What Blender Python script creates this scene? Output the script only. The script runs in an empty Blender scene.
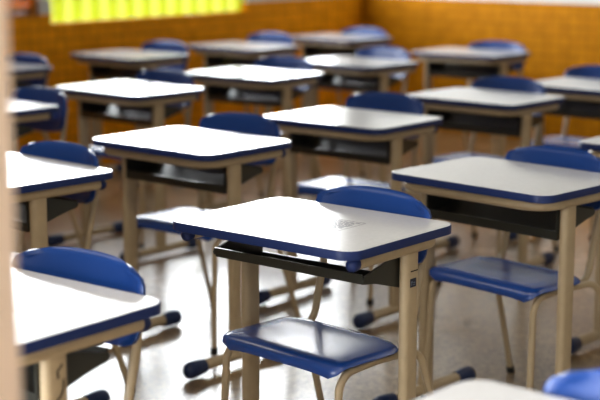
import bpy, bmesh, math, random
from mathutils import Vector, Matrix
random.seed(7)
C = bpy.context.scene.collection
R = math.radians

# ------------------------------------------------------------------ materials
def mat(name, color, rough=.5, spec=.5, metal=0, coat=0, coat_rough=.1, noise=0, nscale=40, bump=0, bscale=200):
    m = bpy.data.materials.new(name); m.use_nodes = True
    nt = m.node_tree; b = nt.nodes['Principled BSDF']
    b.inputs['Base Color'].default_value = (*color, 1)
    b.inputs['Roughness'].default_value = rough
    b.inputs['Specular IOR Level'].default_value = spec
    b.inputs['Metallic'].default_value = metal
    b.inputs['Coat Weight'].default_value = coat
    b.inputs['Coat Roughness'].default_value = coat_rough
    if noise or bump:
        tc = nt.nodes.new('ShaderNodeTexCoord')
    if noise:
        n = nt.nodes.new('ShaderNodeTexNoise'); n.inputs['Scale'].default_value = nscale; n.inputs['Detail'].default_value = 5
        nt.links.new(tc.outputs['Object'], n.inputs['Vector'])
        mr = nt.nodes.new('ShaderNodeMapRange'); mr.inputs[1].default_value = .3; mr.inputs[2].default_value = .7
        mr.inputs[3].default_value = 1 - noise; mr.inputs[4].default_value = 1 + noise
        nt.links.new(n.outputs['Fac'], mr.inputs[0])
        mx = nt.nodes.new('ShaderNodeVectorMath'); mx.operation = 'SCALE'; mx.inputs[0].default_value = color
        nt.links.new(mr.outputs[0], mx.inputs['Scale']); nt.links.new(mx.outputs[0], b.inputs['Base Color'])
    if bump:
        n2 = nt.nodes.new('ShaderNodeTexNoise'); n2.inputs['Scale'].default_value = bscale; n2.inputs['Detail'].default_value = 3
        nt.links.new(tc.outputs['Object'], n2.inputs['Vector'])
        bp = nt.nodes.new('ShaderNodeBump'); bp.inputs['Strength'].default_value = bump; bp.inputs['Distance'].default_value = .001
        nt.links.new(n2.outputs['Fac'], bp.inputs['Height']); nt.links.new(bp.outputs[0], b.inputs['Normal'])
    return m

M = {}
M['laminate'] = mat('white_laminate', (.67, .67, .675), .17, .5, noise=.03, nscale=90)
M['edge'] = mat('blue_edge', (.009, .022, .10), .45, .3)
M['plastic'] = mat('blue_plastic', (.007, .048, .235), .36, .4, bump=.15, bscale=350)
M['seat'] = mat('blue_seat_plastic', (.009, .058, .29), .27, .8, bump=.1, bscale=350)
M['cap'] = mat('dark_blue_cap', (.005, .018, .072), .4, .4)
M['paint'] = mat('beige_paint', (.43, .33, .20), .38, .45, noise=.05, nscale=30)
M['tray'] = mat('black_tray', (.022, .023, .019), .3, .5, bump=.2, bscale=300)
M['rubber'] = mat('black_rubber', (.012, .012, .012), .6, .3)
M['sticker'] = mat('navy_sticker', (.006, .011, .03), .4, .4)
M['sticker_mark'] = mat('sticker_pictogram', (.16, .2, .27), .5, .3)
M['ink'] = mat('grey_ink', (.11, .11, .14), .6, .1)
M['pen'] = mat('pen_scribble', (.02, .016, .014), .6, .2)
M['white_frame'] = mat('white_frame', (.7, .69, .66), .4)
M['jamb'] = mat('door_jamb', (.88, .68, .52), .55, .3, noise=.03, nscale=4)
M['wood'] = mat('brown_louvre', (.42, .15, .02), .5, .3, noise=.25, nscale=12)
M['ceiling'] = mat('white_ceiling', (.38, .37, .35), .8, .2)
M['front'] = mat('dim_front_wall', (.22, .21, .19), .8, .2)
M['lawn'] = mat('dry_lawn', (.13, .14, .05), .9, .1, noise=.3, nscale=2)

def tile_mat(name, axis, top=.975, gain=1.0):
    """orange ceramic tile dado up to `top`, off-white plaster above; axis = the horizontal object axis of the wall"""
    m = bpy.data.materials.new(name); m.use_nodes = True
    nt = m.node_tree; L = nt.links.new; b = nt.nodes['Principled BSDF']
    tc = nt.nodes.new('ShaderNodeTexCoord'); sp = nt.nodes.new('ShaderNodeSeparateXYZ'); cb = nt.nodes.new('ShaderNodeCombineXYZ')
    L(tc.outputs['Object'], sp.inputs[0]); L(sp.outputs[axis], cb.inputs[0]); L(sp.outputs[2], cb.inputs[1])
    br = nt.nodes.new('ShaderNodeTexBrick'); br.offset = 0; br.squash = 1
    br.inputs['Color1'].default_value = (.56, .215, .003, 1)
    br.inputs['Color2'].default_value = (.49, .18, .002, 1)
    br.inputs['Mortar'].default_value = (.38, .145, .005, 1)
    br.inputs['Scale'].default_value = 1
    br.inputs['Mortar Size'].default_value = .007
    br.inputs['Mortar Smooth'].default_value = .2
    br.inputs['Brick Width'].default_value = .068; br.inputs['Row Height'].default_value = .068
    L(cb.outputs[0], br.inputs['Vector'])
    nz = nt.nodes.new('ShaderNodeTexNoise'); nz.inputs['Scale'].default_value = 9
    L(cb.outputs[0], nz.inputs['Vector'])
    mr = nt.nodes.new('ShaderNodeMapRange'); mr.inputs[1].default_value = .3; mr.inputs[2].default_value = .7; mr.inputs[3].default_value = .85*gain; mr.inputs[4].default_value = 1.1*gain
    L(nz.outputs['Fac'], mr.inputs[0])
    vm = nt.nodes.new('ShaderNodeVectorMath'); vm.operation = 'SCALE'
    L(br.outputs['Color'], vm.inputs[0]); L(mr.outputs[0], vm.inputs['Scale'])
    gt = nt.nodes.new('ShaderNodeMath'); gt.operation = 'GREATER_THAN'; gt.inputs[1].default_value = top
    L(sp.outputs[2], gt.inputs[0])
    mx = nt.nodes.new('ShaderNodeMix'); mx.data_type = 'RGBA'
    L(gt.outputs[0], mx.inputs[0]); L(vm.outputs[0], mx.inputs[6]); mx.inputs[7].default_value = (.62, .61, .58, 1)
    L(mx.outputs[2], b.inputs['Base Color'])
    b.inputs['Roughness'].default_value = .55; b.inputs['Specular IOR Level'].default_value = .05
    return m

def floor_mat():
    m = bpy.data.materials.new('terrazzo_floor'); m.use_nodes = True
    nt = m.node_tree; L = nt.links.new; b = nt.nodes['Principled BSDF']
    tc = nt.nodes.new('ShaderNodeTexCoord')
    v = nt.nodes.new('ShaderNodeTexVoronoi'); v.inputs['Scale'].default_value = 95
    L(tc.outputs['Object'], v.inputs['Vector'])
    sp = nt.nodes.new('ShaderNodeSeparateColor'); L(v.outputs['Color'], sp.inputs[0])
    cr = nt.nodes.new('ShaderNodeValToRGB'); e = cr.color_ramp.elements
    e[0].color = (.12, .08, .04, 1); e[1].color = (.44, .31, .165, 1)
    q = cr.color_ramp.elements.new(.5); q.color = (.30, .205, .105, 1)
    L(sp.outputs[0], cr.inputs[0])
    n = nt.nodes.new('ShaderNodeTexNoise'); n.inputs['Scale'].default_value = 2.2; n.inputs['Detail'].default_value = 6
    L(tc.outputs['Object'], n.inputs['Vector'])
    mr = nt.nodes.new('ShaderNodeMapRange'); mr.inputs[1].default_value = .3; mr.inputs[2].default_value = .7; mr.inputs[3].default_value = .72; mr.inputs[4].default_value = 1.2
    L(n.outputs['Fac'], mr.inputs[0])
    vm = nt.nodes.new('ShaderNodeVectorMath'); vm.operation = 'SCALE'
    L(cr.outputs[0], vm.inputs[0]); L(mr.outputs[0], vm.inputs['Scale']); L(vm.outputs[0], b.inputs['Base Color'])
    mr2 = nt.nodes.new('ShaderNodeMapRange'); mr2.inputs[1].default_value = .3; mr2.inputs[2].default_value = .7; mr2.inputs[3].default_value = .2; mr2.inputs[4].default_value = .3
    L(n.outputs['Fac'], mr2.inputs[0]); L(mr2.outputs[0], b.inputs['Roughness'])
    b.inputs['Specular IOR Level'].default_value = .7; b.inputs['Coat Weight'].default_value = 1; b.inputs['Coat Roughness'].default_value = .3; b.inputs['Coat IOR'].default_value = 1.9
    return m

def translucent_mat(name, c1, c2):
    """thin coloured sheet that glows when daylight falls on its far side; soft vertical tone bands"""
    m = bpy.data.materials.new(name); m.use_nodes = True
    nt = m.node_tree; L = nt.links.new
    for n in list(nt.nodes): nt.nodes.remove(n)
    out = nt.nodes.new('ShaderNodeOutputMaterial'); mx = nt.nodes.new('ShaderNodeMixShader'); mx.inputs[0].default_value = .3
    tr = nt.nodes.new('ShaderNodeBsdfTranslucent'); df = nt.nodes.new('ShaderNodeBsdfDiffuse')
    tr.inputs[0].default_value = (*c1, 1); df.inputs[0].default_value = (*c2, 1)
    L(tr.outputs[0], mx.inputs[1]); L(df.outputs[0], mx.inputs[2]); L(mx.outputs[0], out.inputs[0])
    return m
M['lime'] = translucent_mat('lime_slat', (.46, .50, .10), (.4, .4, .06))
M['lime_pale'] = translucent_mat('pale_lime_slat', (.56, .58, .22), (.45, .45, .12))

# ------------------------------------------------------------------ mesh helpers
def finish(name, bm, material, parent=None, smooth=35, loc=None):
    bmesh.ops.recalc_face_normals(bm, faces=bm.faces)
    me = bpy.data.meshes.new(name); bm.to_mesh(me); bm.free()
    if smooth:
        for p in me.polygons: p.use_smooth = True
        me.set_sharp_from_angle(angle=R(smooth))
    for mm in (material if isinstance(material, (list, tuple)) else [material]): me.materials.append(mm)
    o = bpy.data.objects.new(name, me); C.objects.link(o)
    if parent: o.parent = parent
    if loc: o.location = loc
    return o

def add_box(bm, x0, x1, y0, y1, z0, z1, bev=0):
    t = bmesh.new()
    v = [t.verts.new((x, y, z)) for x in (x0, x1) for y in (y0, y1) for z in (z0, z1)]
    for f in ((0,1,3,2),(4,6,7,5),(0,4,5,1),(2,3,7,6),(0,2,6,4),(1,5,7,3)): t.faces.new([v[i] for i in f])
    if bev: bmesh.ops.bevel(t, geom=list(t.edges), offset=bev, segments=2, affect='EDGES', profile=.5)
    merge(bm, t)

def merge(bm, t):
    t.verts.index_update(); m = {}
    for v in t.verts: m[v.index] = bm.verts.new(v.co)
    for f in t.faces:
        try: bm.faces.new([m[v.index] for v in f.verts])
        except ValueError: pass
    t.free()

def fillet(pts, r, n=6):
    pts = [Vector(p) for p in pts]
    if r <= 0 or len(pts) < 3: return pts
    out = [pts[0]]
    for i in range(1, len(pts) - 1):
        a, b, c = pts[i-1], pts[i], pts[i+1]
        u = (a - b).normalized(); w = (c - b).normalized()
        ang = u.angle(w)
        if ang > R(176): out.append(b); continue
        rr = r[i] if isinstance(r, (list, tuple)) else r
        d = min(rr / math.tan(ang / 2), .49 * (a - b).length, .49 * (c - b).length)
        rad = d * math.tan(ang / 2)
        ctr = b + (u + w).normalized() * (rad / math.sin(ang / 2))
        s = b + u * d - ctr; e = b + w * d - ctr
        tot = s.angle(e); ax = s.cross(e).normalized()
        for k in range(n + 1): out.append(ctr + Matrix.Rotation(tot * k / n, 3, ax) @ s)
    out.append(pts[-1]); return out

def sweep(bm, pts, prof, closed_caps=True, up=Vector((0, 0, 1)), cap_round=0):
    """sweep a closed 2-D profile [(a,b)...] along a polyline"""
    pts = [Vector(p) for p in pts]; rings = []; n = len(pts)
    t0 = (pts[1] - pts[0]).normalized()
    ref = up if abs(t0.dot(up)) < .95 else Vector((0, 1, 0))
    a = t0.cross(ref).normalized()
    for i in range(n):
        t = (pts[min(i+1, n-1)] - pts[max(i-1, 0)]).normalized()
        a = (a - t * a.dot(t)).normalized(); b = t.cross(a)
        s = 1.0
        if 0 < i < n-1:
            u = (pts[i] - pts[i-1]).normalized(); s = 1 / max(.5, u.dot(t))
        rings.append([bm.verts.new(pts[i] + a * p[0] + b * p[1]) for p in prof])
    k = len(prof)
    for i in range(n - 1):
        for j in range(k):
            bm.faces.new((rings[i][j], rings[i][(j+1) % k], rings[i+1][(j+1) % k], rings[i+1][j]))
    if closed_caps:
        bm.faces.new(rings[0][::-1]); bm.faces.new(rings[-1])

def circ(r, n=12): return [(r * math.cos(2*math.pi*i/n), r * math.sin(2*math.pi*i/n)) for i in range(n)]
def oblong(w, h, n=8):
    """flat-oval profile: w across, h along"""
    r = w / 2; s = h / 2 - r; o = []
    for i in range(n + 1): a = math.pi * i / n; o.append((r * math.cos(a), s + r * math.sin(a)))
    for i in range(n + 1): a = math.pi + math.pi * i / n; o.append((r * math.cos(a), -s + r * math.sin(a)))
    return o
def tube(bm, pts, r, bend=0, n=12, seg=6): sweep(bm, fillet(pts, bend, seg), circ(r, n))

def rr_outline(hx, hy, r, n=8):
    o = []
    for cx, cy, a0 in ((hx-r, hy-r, 0), (-hx+r, hy-r, 90), (-hx+r, -hy+r, 180), (hx-r, -hy+r, 270)):
        for i in range(n + 1):
            a = R(a0 + 90 * i / n); o.append((cx + r * math.cos(a), cy + r * math.sin(a)))
    return o

def slab(bm, rings):
    """stack of (outline, z) rings -> closed solid"""
    vs = [[bm.verts.new((x, y, z)) for x, y in o] for o, z in rings]
    n = len(vs[0])
    for a, b in zip(vs, vs[1:]):
        for j in range(n): bm.faces.new((a[j], a[(j+1) % n], b[(j+1) % n], b[j]))
    bm.faces.new(vs[0][::-1]); bm.faces.new(vs[-1])

def sheet(bm, grid, thick):
    """grid[i][j] of points; offset along the surface normal to a closed sheet with a rounded rim"""
    ni, nj = len(grid), len(grid[0])
    P = [[Vector(p) for p in row] for row in grid]
    def nrm(i, j):
        a = P[min(i+1, ni-1)][j] - P[max(i-1, 0)][j]; b = P[i][min(j+1, nj-1)] - P[i][max(j-1, 0)]
        v = a.cross(b); return v.normalized() if v.length > 1e-9 else Vector((0, 0, 1))
    N = [[nrm(i, j) for j in range(nj)] for i in range(ni)]
    A = [[bm.verts.new(P[i][j] + N[i][j] * thick / 2) for j in range(nj)] for i in range(ni)]
    B = [[bm.verts.new(P[i][j] - N[i][j] * thick / 2) for j in range(nj)] for i in range(ni)]
    for i in range(ni - 1):
        for j in range(nj - 1):
            bm.faces.new((A[i][j], A[i+1][j], A[i+1][j+1], A[i][j+1]))
            bm.faces.new((B[i][j], B[i][j+1], B[i+1][j+1], B[i+1][j]))
    rim = [(i, 0) for i in range(ni)] + [(ni-1, j) for j in range(1, nj)] + [(i, nj-1) for i in range(ni-2, -1, -1)] + [(0, j) for j in range(nj-2, 0, -1)]
    ctr = sum((P[i][j] for i, j in rim), Vector()) / len(rim)
    mid = []
    for q, (i, j) in enumerate(rim):
        i0, j0 = rim[q-1]; i1, j1 = rim[(q+1) % len(rim)]
        tan = (P[i1][j1] - P[i0][j0]); out = tan.cross(N[i][j])
        if out.length < 1e-9: out = P[i][j] - ctr
        if out.dot(P[i][j] - ctr) < 0: out = -out
        mid.append(bm.verts.new(P[i][j] + out.normalized() * thick * .45))
    n = len(rim)
    for q in range(n):
        i, j = rim[q]; i2, j2 = rim[(q+1) % n]
        bm.faces.new((A[i][j], A[i2][j2], mid[(q+1) % n], mid[q]))
        bm.faces.new((mid[q], mid[(q+1) % n], B[i2][j2], B[i][j]))

def thing(name, label, cat, loc=(0,0,0), rotz=0, group=None):
    o = bpy.data.objects.new(name, None); C.objects.link(o)
    o.location = loc; o.rotation_euler = (0, 0, rotz); o['label'] = label; o['category'] = cat
    o.empty_display_size = .1
    if group: o['group'] = group
    return o
def structure(o, label=None):
    o['kind'] = 'structure'
    if label: o['label'] = label
    return o
def dup(root, loc, rotz, label):
    r = root.copy(); C.objects.link(r); r.location = loc; r.rotation_euler = (0, 0, rotz); r['label'] = label
    for ch in list(root.children):
        c = ch.copy(); C.objects.link(c); c.parent = r
        for g in list(ch.children):
            d = g.copy(); C.objects.link(d); d.parent = c
    return r

# ------------------------------------------------------------------ school desk (0.60 x 0.45 x 0.76 m)
HX, HY = .30, .225
def make_desk(label, flip):
    """flip=+1: the bent rail runs along the chair side (+y); flip=-1: along the front (-y)"""
    t = thing('school_desk', label, 'desk', group='school desks standing in rows')
    r = .05
    bm = bmesh.new()
    slab(bm, [(rr_outline(HX-.0025, HY-.0025, r-.0025), .7375), (rr_outline(HX-.0025, HY-.0025, r-.0025), .7592), (rr_outline(HX-.004, HY-.004, r-.004), .7600)])
    finish('desktop', bm, M['laminate'], t, 12)
    bm = bmesh.new()   # edge band: a ring round the slab
    o1 = rr_outline(HX, HY, r); o0 = rr_outline(HX-.0025, HY-.0025, r-.0025); n = len(o1)
    lo, hi = .7365, .7592
    V = [[bm.verts.new((x, y, z)) for x, y in o] for o, z in ((o0, lo), (o1, lo+.001), (o1, hi-.0015), (rr_outline(HX-.001, HY-.001, r-.001), hi), (o0, hi))]
    for a, b in zip(V, V[1:] + V[:1]):
        for j in range(n): bm.faces.new((a[j], a[(j+1) % n], b[(j+1) % n], b[j]))
    finish('edge_band', bm, M['edge'], t)
    # bent C-shaped rail under the top
    s = flip; rx = .268; zr = .7205; rr = .0155
    bm = bmesh.new()
    tube(bm, [(-rx, -s*.165, zr), (-rx, s*.195, zr), (rx, s*.195, zr), (rx, -s*.165, zr)], rr, .075, 14, 8)
    rail = finish('top_rail', bm, M['paint'], t)
    for sx in (-1, 1):
        bm = bmesh.new()
        c = Vector((sx*rx, -s*.165, zr)); prof = [(0, .0172), (.012, .0175), (.020, .0150), (.026, .009), (.028, .002)]
        rings = []
        for d, q in prof:
            rings.append([bm.verts.new((c.x + q*math.cos(2*math.pi*k/14), c.y - s*d, c.z + q*math.sin(2*math.pi*k/14) - (.0 if d < .01 else .002))) for k in range(14)])
        for a, b in zip(rings, rings[1:]):
            for j in range(14): bm.faces.new((a[j], a[(j+1) % 14], b[(j+1) % 14], b[j]))
        bm.faces.new(rings[0][::-1]); bm.faces.new(rings[-1])
        finish('rail_cap', bm, M['edge'], rail)
    # legs: flat-oval uprights
    ly = s*.06
    for sx in (-1, 1):
        bm = bmesh.new()
        sweep(bm, [(sx*.262, ly, .035), (sx*.262, ly, .712)], [(b, a) for a, b in oblong(.029, .058)], up=Vector((1, 0, 0)))
        leg = finish('leg', bm, M['paint'], t)
    for sx in (-1, 1):
        bm = bmesh.new()
        x = sx*.262
        tube(bm, [(x, ly-.20, .036), (x, ly+.20, .036)], .020, 0, 14)
        ft = finish('foot', bm, M['paint'], t)
        for e in (-1, 1):
            bm = bmesh.new()
            rings = []
            for d, q in ((-.045, .0225), (-.01, .0265), (.018, .0275), (.034, .024), (.044, .015), (.047, .004)):
                rings.append([bm.verts.new((x + q*math.cos(2*math.pi*k/14), ly + e*(.20 + d), max(.003, .033 + q*1.12*math.sin(2*math.pi*k/14)))) for k in range(14)])
            for a, b in zip(rings, rings[1:]):
                for j in range(14): bm.faces.new((a[j], a[(j+1) % 14], b[(j+1) % 14], b[j]))
            bm.faces.new(rings[0][::-1]); bm.faces.new(rings[-1])
            finish('foot_cap', bm, M['cap'], ft)
    # book tray: black wedge-shaped bin hung between the legs, deep beside the rail, tapering to a thin open lip
    bm = bmesh.new(); d = -s; xo, xi = .2465, .2405
    side = [(-.088, .606), (-.02, .625), (.05, .645), (.100, .657), (.104, .664), (.100, .672), (.02, .692), (-.03, .702), (-.088, .706)]
    for sx in (-1, 1):
        fa = [bm.verts.new((sx*xo, d*y, z)) for y, z in side]; fb = [bm.verts.new((sx*xi, d*y, z)) for y, z in side]
        bm.faces.new(fa); bm.faces.new(fb[::-1])
        for q in range(len(side)):
            k = (q+1) % len(side); bm.faces.new((fa[q], fb[q], fb[k], fa[k]))
    # floor with rim: one folded sheet profile run from side to side
    lo = [(-.088, .634), (-.088, .606), (-.02, .625), (.05, .645), (.100, .652), (.105, .677)]
    up = [(.100, .677), (.096, .660), (.05, .650), (-.02, .630), (-.083, .612), (-.083, .634)]
    prof = lo + up
    ra = [bm.verts.new((-xi, d*y, z)) for y, z in prof]; rb = [bm.verts.new((xi, d*y, z)) for y, z in prof]
    for q in range(len(prof)):
        k = (q+1) % len(prof); bm.faces.new((ra[q], rb[q], rb[k], ra[k]))
    bm.faces.new(ra[::-1]); bm.faces.new(rb)
    finish('book_tray', bm, M['tray'], t, 30)
    return t

# ------------------------------------------------------------------ school chair (faces -y, origin on the floor under the seat)
def make_chair(label):
    t = thing('school_chair', label, 'chair', group='blue school chairs tucked under the desks')
    # seat: moulded shell with rounded corners and a rolled-down front
    g = []; NX, NY = 20, 22
    yf, yb, W, rc = -.172, .078, .212, .036
    for i in range(NX + 1):
        row = []
        for j in range(NY + 1):
            v = j / NY; y = yf + (yb - yf) * v
            d = min(y - yf, yb - y); hw = W
            if d < rc: hw = W - rc + math.sqrt(max(0, rc*rc - (rc - d)**2))
            if y < yf + .1: hw -= .0
            u = 2 * i / NX - 1; x = hw * u
            z = .442 - .003 * (1 - u*u) * math.sin(math.pi * min(1, max(0, v)))
            fr = max(0, (yf + .042 - y) / .042); z -= .025 * fr**2.2
            yy = y + .012 * fr**4
            bk = max(0, (y - (yb - .05)) / .05); z += .005 * bk**2
            z -= .006 * abs(u)**6 + .0 * v
            row.append((x, yy, z))
        g.append(row)
    bm = bmesh.new(); sheet(bm, g, .014); finish('seat', bm, M['seat'], t, 50)
    # backrest: curved shell with a crowned top edge
    g = []; NX, NZ = 24, 14
    for i in range(NX + 1):
        row = []; u = 2 * i / NX - 1
        zt = .786 + .016 * (1 - abs(u)**2.4); zb = .640 - .012 * (1 - u*u)
        for j in range(NZ + 1):
            w = j / NZ; hh = (zt - zb); s = w * hh
            rc = .036; d = min(s, hh - s); hw = .199
            if d < rc: hw = .199 - rc + math.sqrt(max(0, rc*rc - (rc - d)**2))
            z = zb + s; x = hw * u
            y = .192 + .040 * (z - .62) / .2 - .030 * abs(u)**3.2 + .006
            top = max(0, (z - (zt - .02)) / .02); y += .004 * top**2
            row.append((x, y, z))
        g.append(row)
    bm = bmesh.new(); sheet(bm, g, .015); finish('backrest', bm, M['plastic'], t, 50)
    r = .0105
    for sx in (-1, 1):
        x = sx*.196
        # front leg: up from the floor, bends under the seat and runs back to the middle
        bm = bmesh.new()
        tube(bm, [(sx*.212, yf+.005, .006), (x+sx*.006, yf+.025, .416), (x, .0, .422)], r, .055, 12, 8)
        lg = finish('leg', bm, M['paint'], t)
        bm = bmesh.new(); tube(bm, [(sx*.2122, yf+.0045, .0), (sx*.2115, yf+.006, .026)], .0135, 0, 12); finish('rubber_foot', bm, M['rubber'], lg)
        bm = bmesh.new()
        tube(bm, [(sx*.232, .285, .006), (x+sx*.012, .150, .422), (x, .0, .422)], r, .060, 12, 8)
        lg = finish('leg', bm, M['paint'], t)
        bm = bmesh.new(); tube(bm, [(sx*.2323, .287, .0), (sx*.231, .279, .026)], .0135, 0, 12); finish('rubber_foot', bm, M['rubber'], lg)
        # back post
        bm = bmesh.new()
        tube(bm, [(sx*.172, .06, .416), (sx*.172, .148, .416), (sx*.172, .198, .62), (sx*.168, .222, .735)], r, .05, 12, 6)
        finish('back_post', bm, M['paint'], t)
    bm = bmesh.new()
    tube(bm, [(-.19, -.06, .418), (.19, -.06, .418)], .009); tube(bm, [(-.19, .09, .418), (.19, .09, .418)], .009)
    finish('cross_bar', bm, M['paint'], t)
    return t

# ------------------------------------------------------------------ placing desks and chairs
# (x, y, yaw, flip, label)
DESKS = [
 ('hero', .029, 3.618, -39.5, 1, 'white-topped desk in sharp focus at the centre, with a small grey stamp on its top'),
 ('F', -.634, 2.835, -38.2, -1, 'large white desk in the near left foreground, pen scribble on its beige leg'),
 ('E', -.928, 4.446, -43.0, -1, 'white desk cut by the left edge, just behind the near left chair back'),
 ('D', .631, 4.332, -45.0, -1, 'greyish white desk directly right of the centre desk, with an open black tray'),
 ('B', -.383, 5.064, -40.8, -1, 'glaring white desk just behind and left of the centre desk'),
 ('C', .206, 5.682, -40.2, -1, 'bright white desk directly behind the centre desk chair, between two other white desks'),
 ('P', 1.328, 4.988, -41.0, -1, 'desk at the right edge of which only a pale left corner shows'),
 ('G', .818, 6.412, -41.7, -1, 'pale grey desk right of middle, between the tiled wall and the blue edged right desk'),
 ('H', 1.399, 6.876, -43.0, -1, 'pale grey desk cut by the right edge, standing before the orange tiles'),
 ('J', -.798, 6.754, -41.5, -1, 'white desk with glowing reflections beneath, left of middle, behind the desk next to centre'),
 ('K', -.236, 7.442, -38.0, -1, 'bright white desk near the upper middle, left neighbour of the desk beside the room corner'),
 ('L', .310, 8.087, -44.0, -1, 'long white desk in upper middle below the room corner, with a blue chair behind'),
 ('M', 1.026, 8.714, -38.0, -1, 'blurred pale desk standing nearest the orange tiled back wall, right of the room corner'),
 ('I', -1.366, 6.084, -42.1, -1, 'white desk at the left edge with a dark blue chair back at its right end'),
 ('Q', -1.682, 7.792, -40.1, -1, 'bluish dim desk far at the left edge, under the brown louvre'),
 ('R', -1.004, 8.551, -41.4, -1, 'bluish grey desk under the lime window, in the window row'),
 ('S', -.355, 9.177, -41.0, -1, 'bluish grey desk in the window row, second from the room corner'),
 ('T', .271, 9.908, -42.0, -1, 'dull brownish desk farthest back, right in the room corner'),
 ('N', .369, 1.966, -40.8, -1, 'nearest desk at bottom right, only its blurred far corner in view'),
]
# chair offsets in its desk's frame (dx, dy, extra yaw), label
CHAIRS = {
 'hero': (-.008, .050, -5, 'blue chair tucked under the centre desk, its shiny seat sharp in the foreground'),
 'F': (-.008, .06, 0, 'blue chair behind the near left desk, its back reflected in the white top'),
 'E': (-.028, .045, 0, 'blue chair behind the second nearest desk on the left edge'),
 'D': (-.024, .07, -3, 'deep blue chair under the greyish desk right of centre, seat and legs in view'),
 'B': (-.095, .15, 0, 'blue chair behind the glaring white desk left of the centre desk'),
 'C': (-.14, .20, 0, 'blue chair behind the bright white desk that stands behind the centre desk'),
 'G': (-.10, .145, 0, 'blue chair behind the pale grey desk right of middle'),
 'H': (-.20, .18, 0, 'blue chair at the pale desk cut by the right edge'),
 'J': (-.13, .15, 0, 'blue chair at the white desk left of middle with glowing reflections'),
 'K': (-.12, .20, 0, 'pale rimmed blue chair partly hidden behind the bright desk of the upper middle'),
 'L': (-.14, .20, 0, 'blue chair behind the long white desk under the room corner'),
 'M': (.03, .05, 0, 'blue chair against the orange tiled back wall, right of the room corner'),
 'I': (.03, .10, 0, 'dark blue chair at the left edge desk, its shiny rounded back end in view'),
 'Q': (.0, .05, 0, 'dark chair behind the dim bluish desk at the far left edge'),
 'R': (-.10, .18, 0, 'blue chair below the lime window at the bluish grey desk'),
 'S': (-.17, .24, 0, 'blue chair just right below the lime window, at the desk second from the corner'),
 'T': (.01, .05, 0, 'dark blue chair in the room corner behind the dull brownish desk'),
 'N': (.028, .055, 0, 'nearest blue chair, only a blurred piece of its back at the bottom right'),
}
proto = {}; desk_of = {}
def place_desk(k, x, y, a, flip, label):
    if flip not in proto: proto[flip] = make_desk(label, flip); o = proto[flip]; o.location = (x, y, 0); o.rotation_euler = (0, 0, R(a))
    else: o = dup(proto[flip], (x, y, 0), R(a), label)
    desk_of[k] = o
    return o
chair0 = None
for k, x, y, a, fl, lab in DESKS:
    place_desk(k, x, y, a, fl, lab)
    if k in CHAIRS:
        dx, dy, da, cl = CHAIRS[k]; c, s = math.cos(R(a)), math.sin(R(a))
        p = (x + dx*c - dy*s, y + dx*s + dy*c, 0)
        if chair0 is None:
            chair0 = make_chair(cl); chair0.location = p; chair0.rotation_euler = (0, 0, R(a + da))
        else: dup(chair0, p, R(a + da), cl)

# details on single desks -------------------------------------------------
hero = desk_of['hero']
rnd = random.Random(3)
bm = bmesh.new()      # faint printed stamp: rows of small illegible dashes inside a thin border
sx0, sx1, sy0, sy1 = .02, .122, -.04, .07; z = .7603
def flat(x0, x1, y0, y1): add_box(bm, x0, x1, y0, y1, z-.0002, z)
flat(sx0, sx1, sy1-.0012, sy1); flat(sx0, sx1, sy0, sy0+.0012); flat(sx0, sx0+.0012, sy0, sy1); flat(sx1-.0012, sx1, sy0, sy1)
yy = sy1 - .012
while yy > sy0 + .008:
    xx = sx0 + .008
    while xx < sx1 - .02:
        w = rnd.uniform(.008, .02); flat(xx, min(xx + w, sx1-.008), yy-.0028, yy); xx += w + .004
    yy -= .0082
finish('printed_stamp', bm, M['ink'], hero, 0)['label'] = 'faint grey printed stamp'
def leg_child(desk, sx):   # the leg mesh on side sx
    return [c for c in desk.children if c.name.startswith('leg') and sum(v.co.x for v in c.data.vertices) * sx > 0][0]
bm = bmesh.new(); xq = .262 + .0145
def flat_on_leg(bm, y0, y1, z0, z1, e=.0006): add_box(bm, xq - .0004, xq + e, y0, y1, z0, z1)
stk_parent = leg_child(hero, 1)
flat_on_leg(bm, .046, .071, .622, .644)
sk = finish('size_sticker', bm, M['sticker'], stk_parent, 0); sk['label'] = 'small navy sticker with pale marks'
bm = bmesh.new()
for y0, y1, z0, z1 in ((.050, .0555, .6335, .637), (.059, .067, .632, .634), (.059, .065, .627, .629), (.0515, .0535, .626, .6325)):
    flat_on_leg(bm, y0, y1, z0, z1, .0009)
finish('pictogram', bm, M['sticker_mark'], stk_parent, 0)
bm = bmesh.new(); flat_on_leg(bm, .048, .078, .661, .664); finish('pen_line', bm, M['pen'], stk_parent, 0)
F = desk_of['F']; lf = leg_child(F, 1)
bm = bmesh.new()
def stroke(pts): sweep(bm, [(xq + .0002, y, z) for y, z in fillet2(pts)], circ(.0022, 6))
def fillet2(p):
    return [(q.y, q.z) for q in fillet([(0, a, b) for a, b in p], .006, 4)]
stroke([(-.050, .690), (-.065, .676), (-.060, .668), (-.064, .664)])
stroke([(-.048, .660), (-.050, .640), (-.056, .628), (-.070, .618)])
stroke([(-.047, .650), (-.053, .632)])
finish('pen_scribble', bm, M['pen'], lf, 0)['label'] = 'dark pen scribble on the beige leg'

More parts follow.
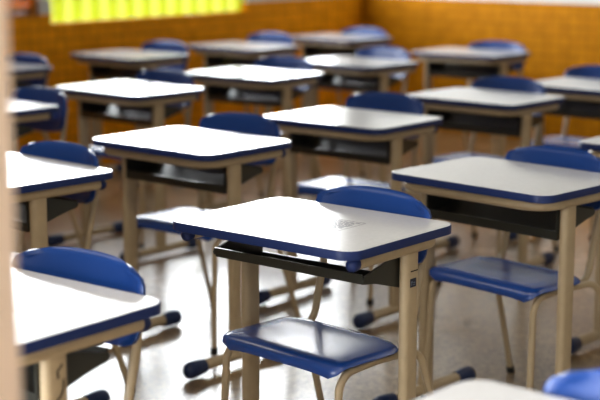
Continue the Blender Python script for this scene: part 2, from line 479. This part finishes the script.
# ------------------------------------------------------------------ room shell, in a frame turned with the desk rows
A0 = R(-40.0); OX, OY = .019, 3.618
EX = Vector((math.cos(A0), math.sin(A0), 0)); EY = Vector((-math.sin(A0), math.cos(A0), 0))
def room(name, bm, m, smooth=0):
    o = finish(name, bm, m, None, smooth); o.location = (OX, OY, 0); o.rotation_euler = (0, 0, A0); return o
XL, YB, YF, XR, H = -4.53, 6.10, -1.83, 3.2, 3.0
M['tile_left'] = tile_mat('orange_tile_left', 1, gain=1.8); M['tile_back'] = tile_mat('orange_tile_back', 0, gain=.88)  # one tile: left gain paints extra light into the colour, back gain dims it
bm = bmesh.new(); add_box(bm, XL-.15, XR+.15, YF-2.2, YB+.15, -.1, 0); structure(room('floor', bm, floor_mat()))
bm = bmesh.new(); add_box(bm, XL-.15, XR+.15, YF-.0, YB+.15, H, H+.1); structure(room('ceiling', bm, M['ceiling']))
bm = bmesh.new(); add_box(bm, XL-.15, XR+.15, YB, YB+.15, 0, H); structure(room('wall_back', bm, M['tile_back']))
bm = bmesh.new(); add_box(bm, XR, XR+.15, YF, YB, 0, H); structure(room('wall_right', bm, M['front']))
# left wall with openings: lime window (low sill) and a long band of windows above
WB0, WB1, WZ0, WZ1 = 2.0, 5.93, 1.06, 2.35       # long band
LW0, LW1, LZ0 = 3.02, 4.80, .915                 # low sill stretch
BW0, BW1, BZ0 = 2.0, 2.94, .965                  # brown louvre stretch
bm = bmesh.new(); T = XL - .15
add_box(bm, T, XL, YF, WB0, 0, H); add_box(bm, T, XL, WB1, YB, 0, H); add_box(bm, T, XL, WB0, WB1, WZ1, H)
add_box(bm, T, XL, BW0, BW1, 0, BZ0); add_box(bm, T, XL, BW1, LW0, 0, WZ0)
add_box(bm, T, XL, LW0, LW1, 0, LZ0); add_box(bm, T, XL, LW1, WB1, 0, WZ0)
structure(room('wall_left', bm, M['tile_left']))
# window frames
def frame(name, y0, y1, z0, z1, mull):
    bm = bmesh.new(); w = .03; xa, xb = XL - .10, XL - .06
    add_box(bm, xa, xb, y0, y1, z0, z0+w); add_box(bm, xa, xb, y0, y1, z1-w, z1)
    add_box(bm, xa, xb, y0, y0+w, z0, z1); add_box(bm, xa, xb, y1-w, y1, z0, z1)
    for k in range(1, mull): y = y0 + (y1-y0)*k/mull; add_box(bm, xa, xb, y-.015, y+.015, z0, z1)
    return structure(room(name, bm, M['white_frame']))
frame('window_1', LW0, LW1, WZ0+.02, WZ1, 2); frame('window_2', LW1, WB1, WZ0, WZ1, 2); frame('window_3', WB0, LW0, WZ0, WZ1, 2)
# lime slats filling the low stretch
lw = thing('slatted_blind', 'lime yellow vertical slats glowing with daylight, low in the left wall', 'blind', Vector((OX, OY, 0)) + EX*(XL-.06) + EY*LW0, A0)
n = 24; st = (LW1 - LW0) / n
for k in range(n):
    bm = bmesh.new(); y0 = k*st
    add_box(bm, -.004 if k % 2 else .004, .0 if k % 2 else .008, y0, y0 + st*1.04 if k < n-1 else y0+st, LZ0+.001, WZ0+.02, 0)
    finish('slat', bm, M['lime'] if k % 2 else M['lime_pale'], lw, 0)
# brown louvre
bl = thing('wooden_louvre', 'dark brown horizontal louvre in the left wall, beside the lime slats', 'louvre', Vector((OX, OY, 0)) + EX*(XL-.05) + EY*BW0, A0)
bw = BW1 - BW0
bm = bmesh.new(); add_box(bm, -.03, .02, 0, .04, BZ0, 1.3); add_box(bm, -.03, .02, bw-.04, bw, BZ0, 1.3); add_box(bm, -.03, .02, .04, bw-.04, BZ0, BZ0+.02)
finish('frame', bm, M['wood'], bl, 0)
for k in range(7):
    bm = bmesh.new(); z = BZ0 + .025 + k*.04
    v = [bm.verts.new(p) for p in ((-.025, .04, z), (-.025, bw-.04, z), (.015, bw-.04, z+.036), (.015, .04, z+.036), (-.02, .04, z-.004), (-.02, bw-.04, z-.004), (.02, bw-.04, z+.032), (.02, .04, z+.032))]
    for f in ((0,1,2,3),(4,7,6,5),(0,4,5,1),(1,5,6,2),(2,6,7,3),(3,7,4,0)): bm.faces.new([v[i] for i in f])
    finish('louvre_slat', bm, M['wood'], bl, 0)
# front wall with the doorway the picture is taken through; its near jamb is the blurred strip at the left edge
J = Vector((-.325 - OX, 1.5 - OY, 0)); jx, jy = J.dot(EX), J.dot(EY)
DL, DR = jx-1.3, jx+2.3       # wide doorway; its middle post is the strip in view
bm = bmesh.new(); add_box(bm, XL-.15, DL-.1, YF-.12, YF, 0, H); add_box(bm, DR+.1, max(XR, DR)+.15, YF-.12, YF, 0, H); add_box(bm, DL-.1, DR+.1, YF-.12, YF, 2.2, H)
structure(room('wall_front', bm, M['front']))
bm = bmesh.new()
add_box(bm, jx-.11, jx, YF-.12, YF+.02, 0, 2.15, .006); add_box(bm, DL-.1, DL, YF-.14, YF+.02, 0, 2.15, .006); add_box(bm, DR, DR+.1, YF-.14, YF+.02, 0, 2.15, .006); add_box(bm, DL-.1, DR+.1, YF-.14, YF+.02, 2.12, 2.2, .006)
structure(room('door_1', bm, M['jamb'], 35), 'blurred beige door post at the left edge')
# ground outside the windows
bm = bmesh.new(); add_box(bm, XL-40, XL-.3, -40, 45, -.35, -.3); structure(room('ground_lawn', bm, M['lawn']), 'lawn outside')

# ------------------------------------------------------------------ light
w = bpy.data.worlds.new('sky'); bpy.context.scene.world = w; w.use_nodes = True
nt = w.node_tree; bg = nt.nodes['Background']; L = nt.links.new
tc = nt.nodes.new('ShaderNodeTexCoord'); dp = nt.nodes.new('ShaderNodeVectorMath'); dp.operation = 'DOT_PRODUCT'; dp.inputs[1].default_value = -EX
L(tc.outputs['Generated'], dp.inputs[0])
mr = nt.nodes.new('ShaderNodeMapRange'); mr.inputs[1].default_value = -.2; mr.inputs[2].default_value = .35; mr.inputs[3].default_value = .6; mr.inputs[4].default_value = 26.0
L(dp.outputs['Value'], mr.inputs[0])
# hazy bright sky low over the horizon, dimmer towards the zenith
sz = nt.nodes.new('ShaderNodeSeparateXYZ'); L(tc.outputs['Generated'], sz.inputs[0])
me = nt.nodes.new('ShaderNodeMapRange'); me.interpolation_type = 'SMOOTHSTEP'
me.inputs[1].default_value = .25; me.inputs[2].default_value = .45; me.inputs[3].default_value = 1.0; me.inputs[4].default_value = .22
L(sz.outputs[2], me.inputs[0])
ml = nt.nodes.new('ShaderNodeMath'); ml.operation = 'MULTIPLY'; L(mr.outputs[0], ml.inputs[0]); L(me.outputs[0], ml.inputs[1])
L(ml.outputs[0], bg.inputs['Strength'])
bg.inputs['Color'].default_value = (.93, .97, 1, 1)

def area(name, x, y, z, sx, sy, power, color=(1,1,1), rot=(0,0,0), portal=False):
    l = bpy.data.lights.new(name, 'AREA'); l.shape = 'RECTANGLE'; l.size = sx; l.size_y = sy; l.energy = power; l.color = color
    o = bpy.data.objects.new(name, l); C.objects.link(o)
    p = Vector((OX, OY, 0)) + EX*x + EY*y; o.location = (p.x, p.y, z)
    o.rotation_euler = (Matrix.Rotation(A0, 4, 'Z') @ Matrix.Rotation(rot[1], 4, 'Y') @ Matrix.Rotation(rot[0], 4, 'X')).to_euler()
    if portal: l.cycles.is_portal = True
    return o
area('window_portal', XL-.02, (WB0+WB1)/2, (WZ0+WZ1)/2, WZ1-WZ0, WB1-WB0, 1, rot=(0, R(-90), 0), portal=True)
for x, y in ((-2.4, -.9), (-.6, -.9), (1.4, -.9), (.6, 3.4), (2.0, 3.0), (-.6, 5.3)):
    area('ceiling_fill', x, y, H-.03, 1.3, .3, 18 if y < 0 else 9, (1, .93, .82))  # added fill light under the ceiling, no visible fixture behind it

area('corridor_fill', jx+1.1, YF-1.9, 2.75, 1.2, .6, 48, (1, .92, .82))  # added unseen fill from the doorway side, lifts the post and near fronts

# ------------------------------------------------------------------ camera
cd = bpy.data.cameras.new('camera'); cam = bpy.data.objects.new('camera', cd); C.objects.link(cam)
cd.sensor_width = 36; cd.lens = 1450 / 600 * 36; cd.clip_start = .05
cam.location = (0, 0, 1.5); cam.rotation_euler = (R(90 - 10.7), 0, 0)
cd.dof.use_dof = True; cd.dof.focus_distance = 3.6; cd.dof.aperture_fstop = 2.6
sc = bpy.context.scene; sc.camera = cam
sc.view_settings.view_transform = 'Standard'; sc.view_settings.look = 'None'; sc.view_settings.exposure = 0
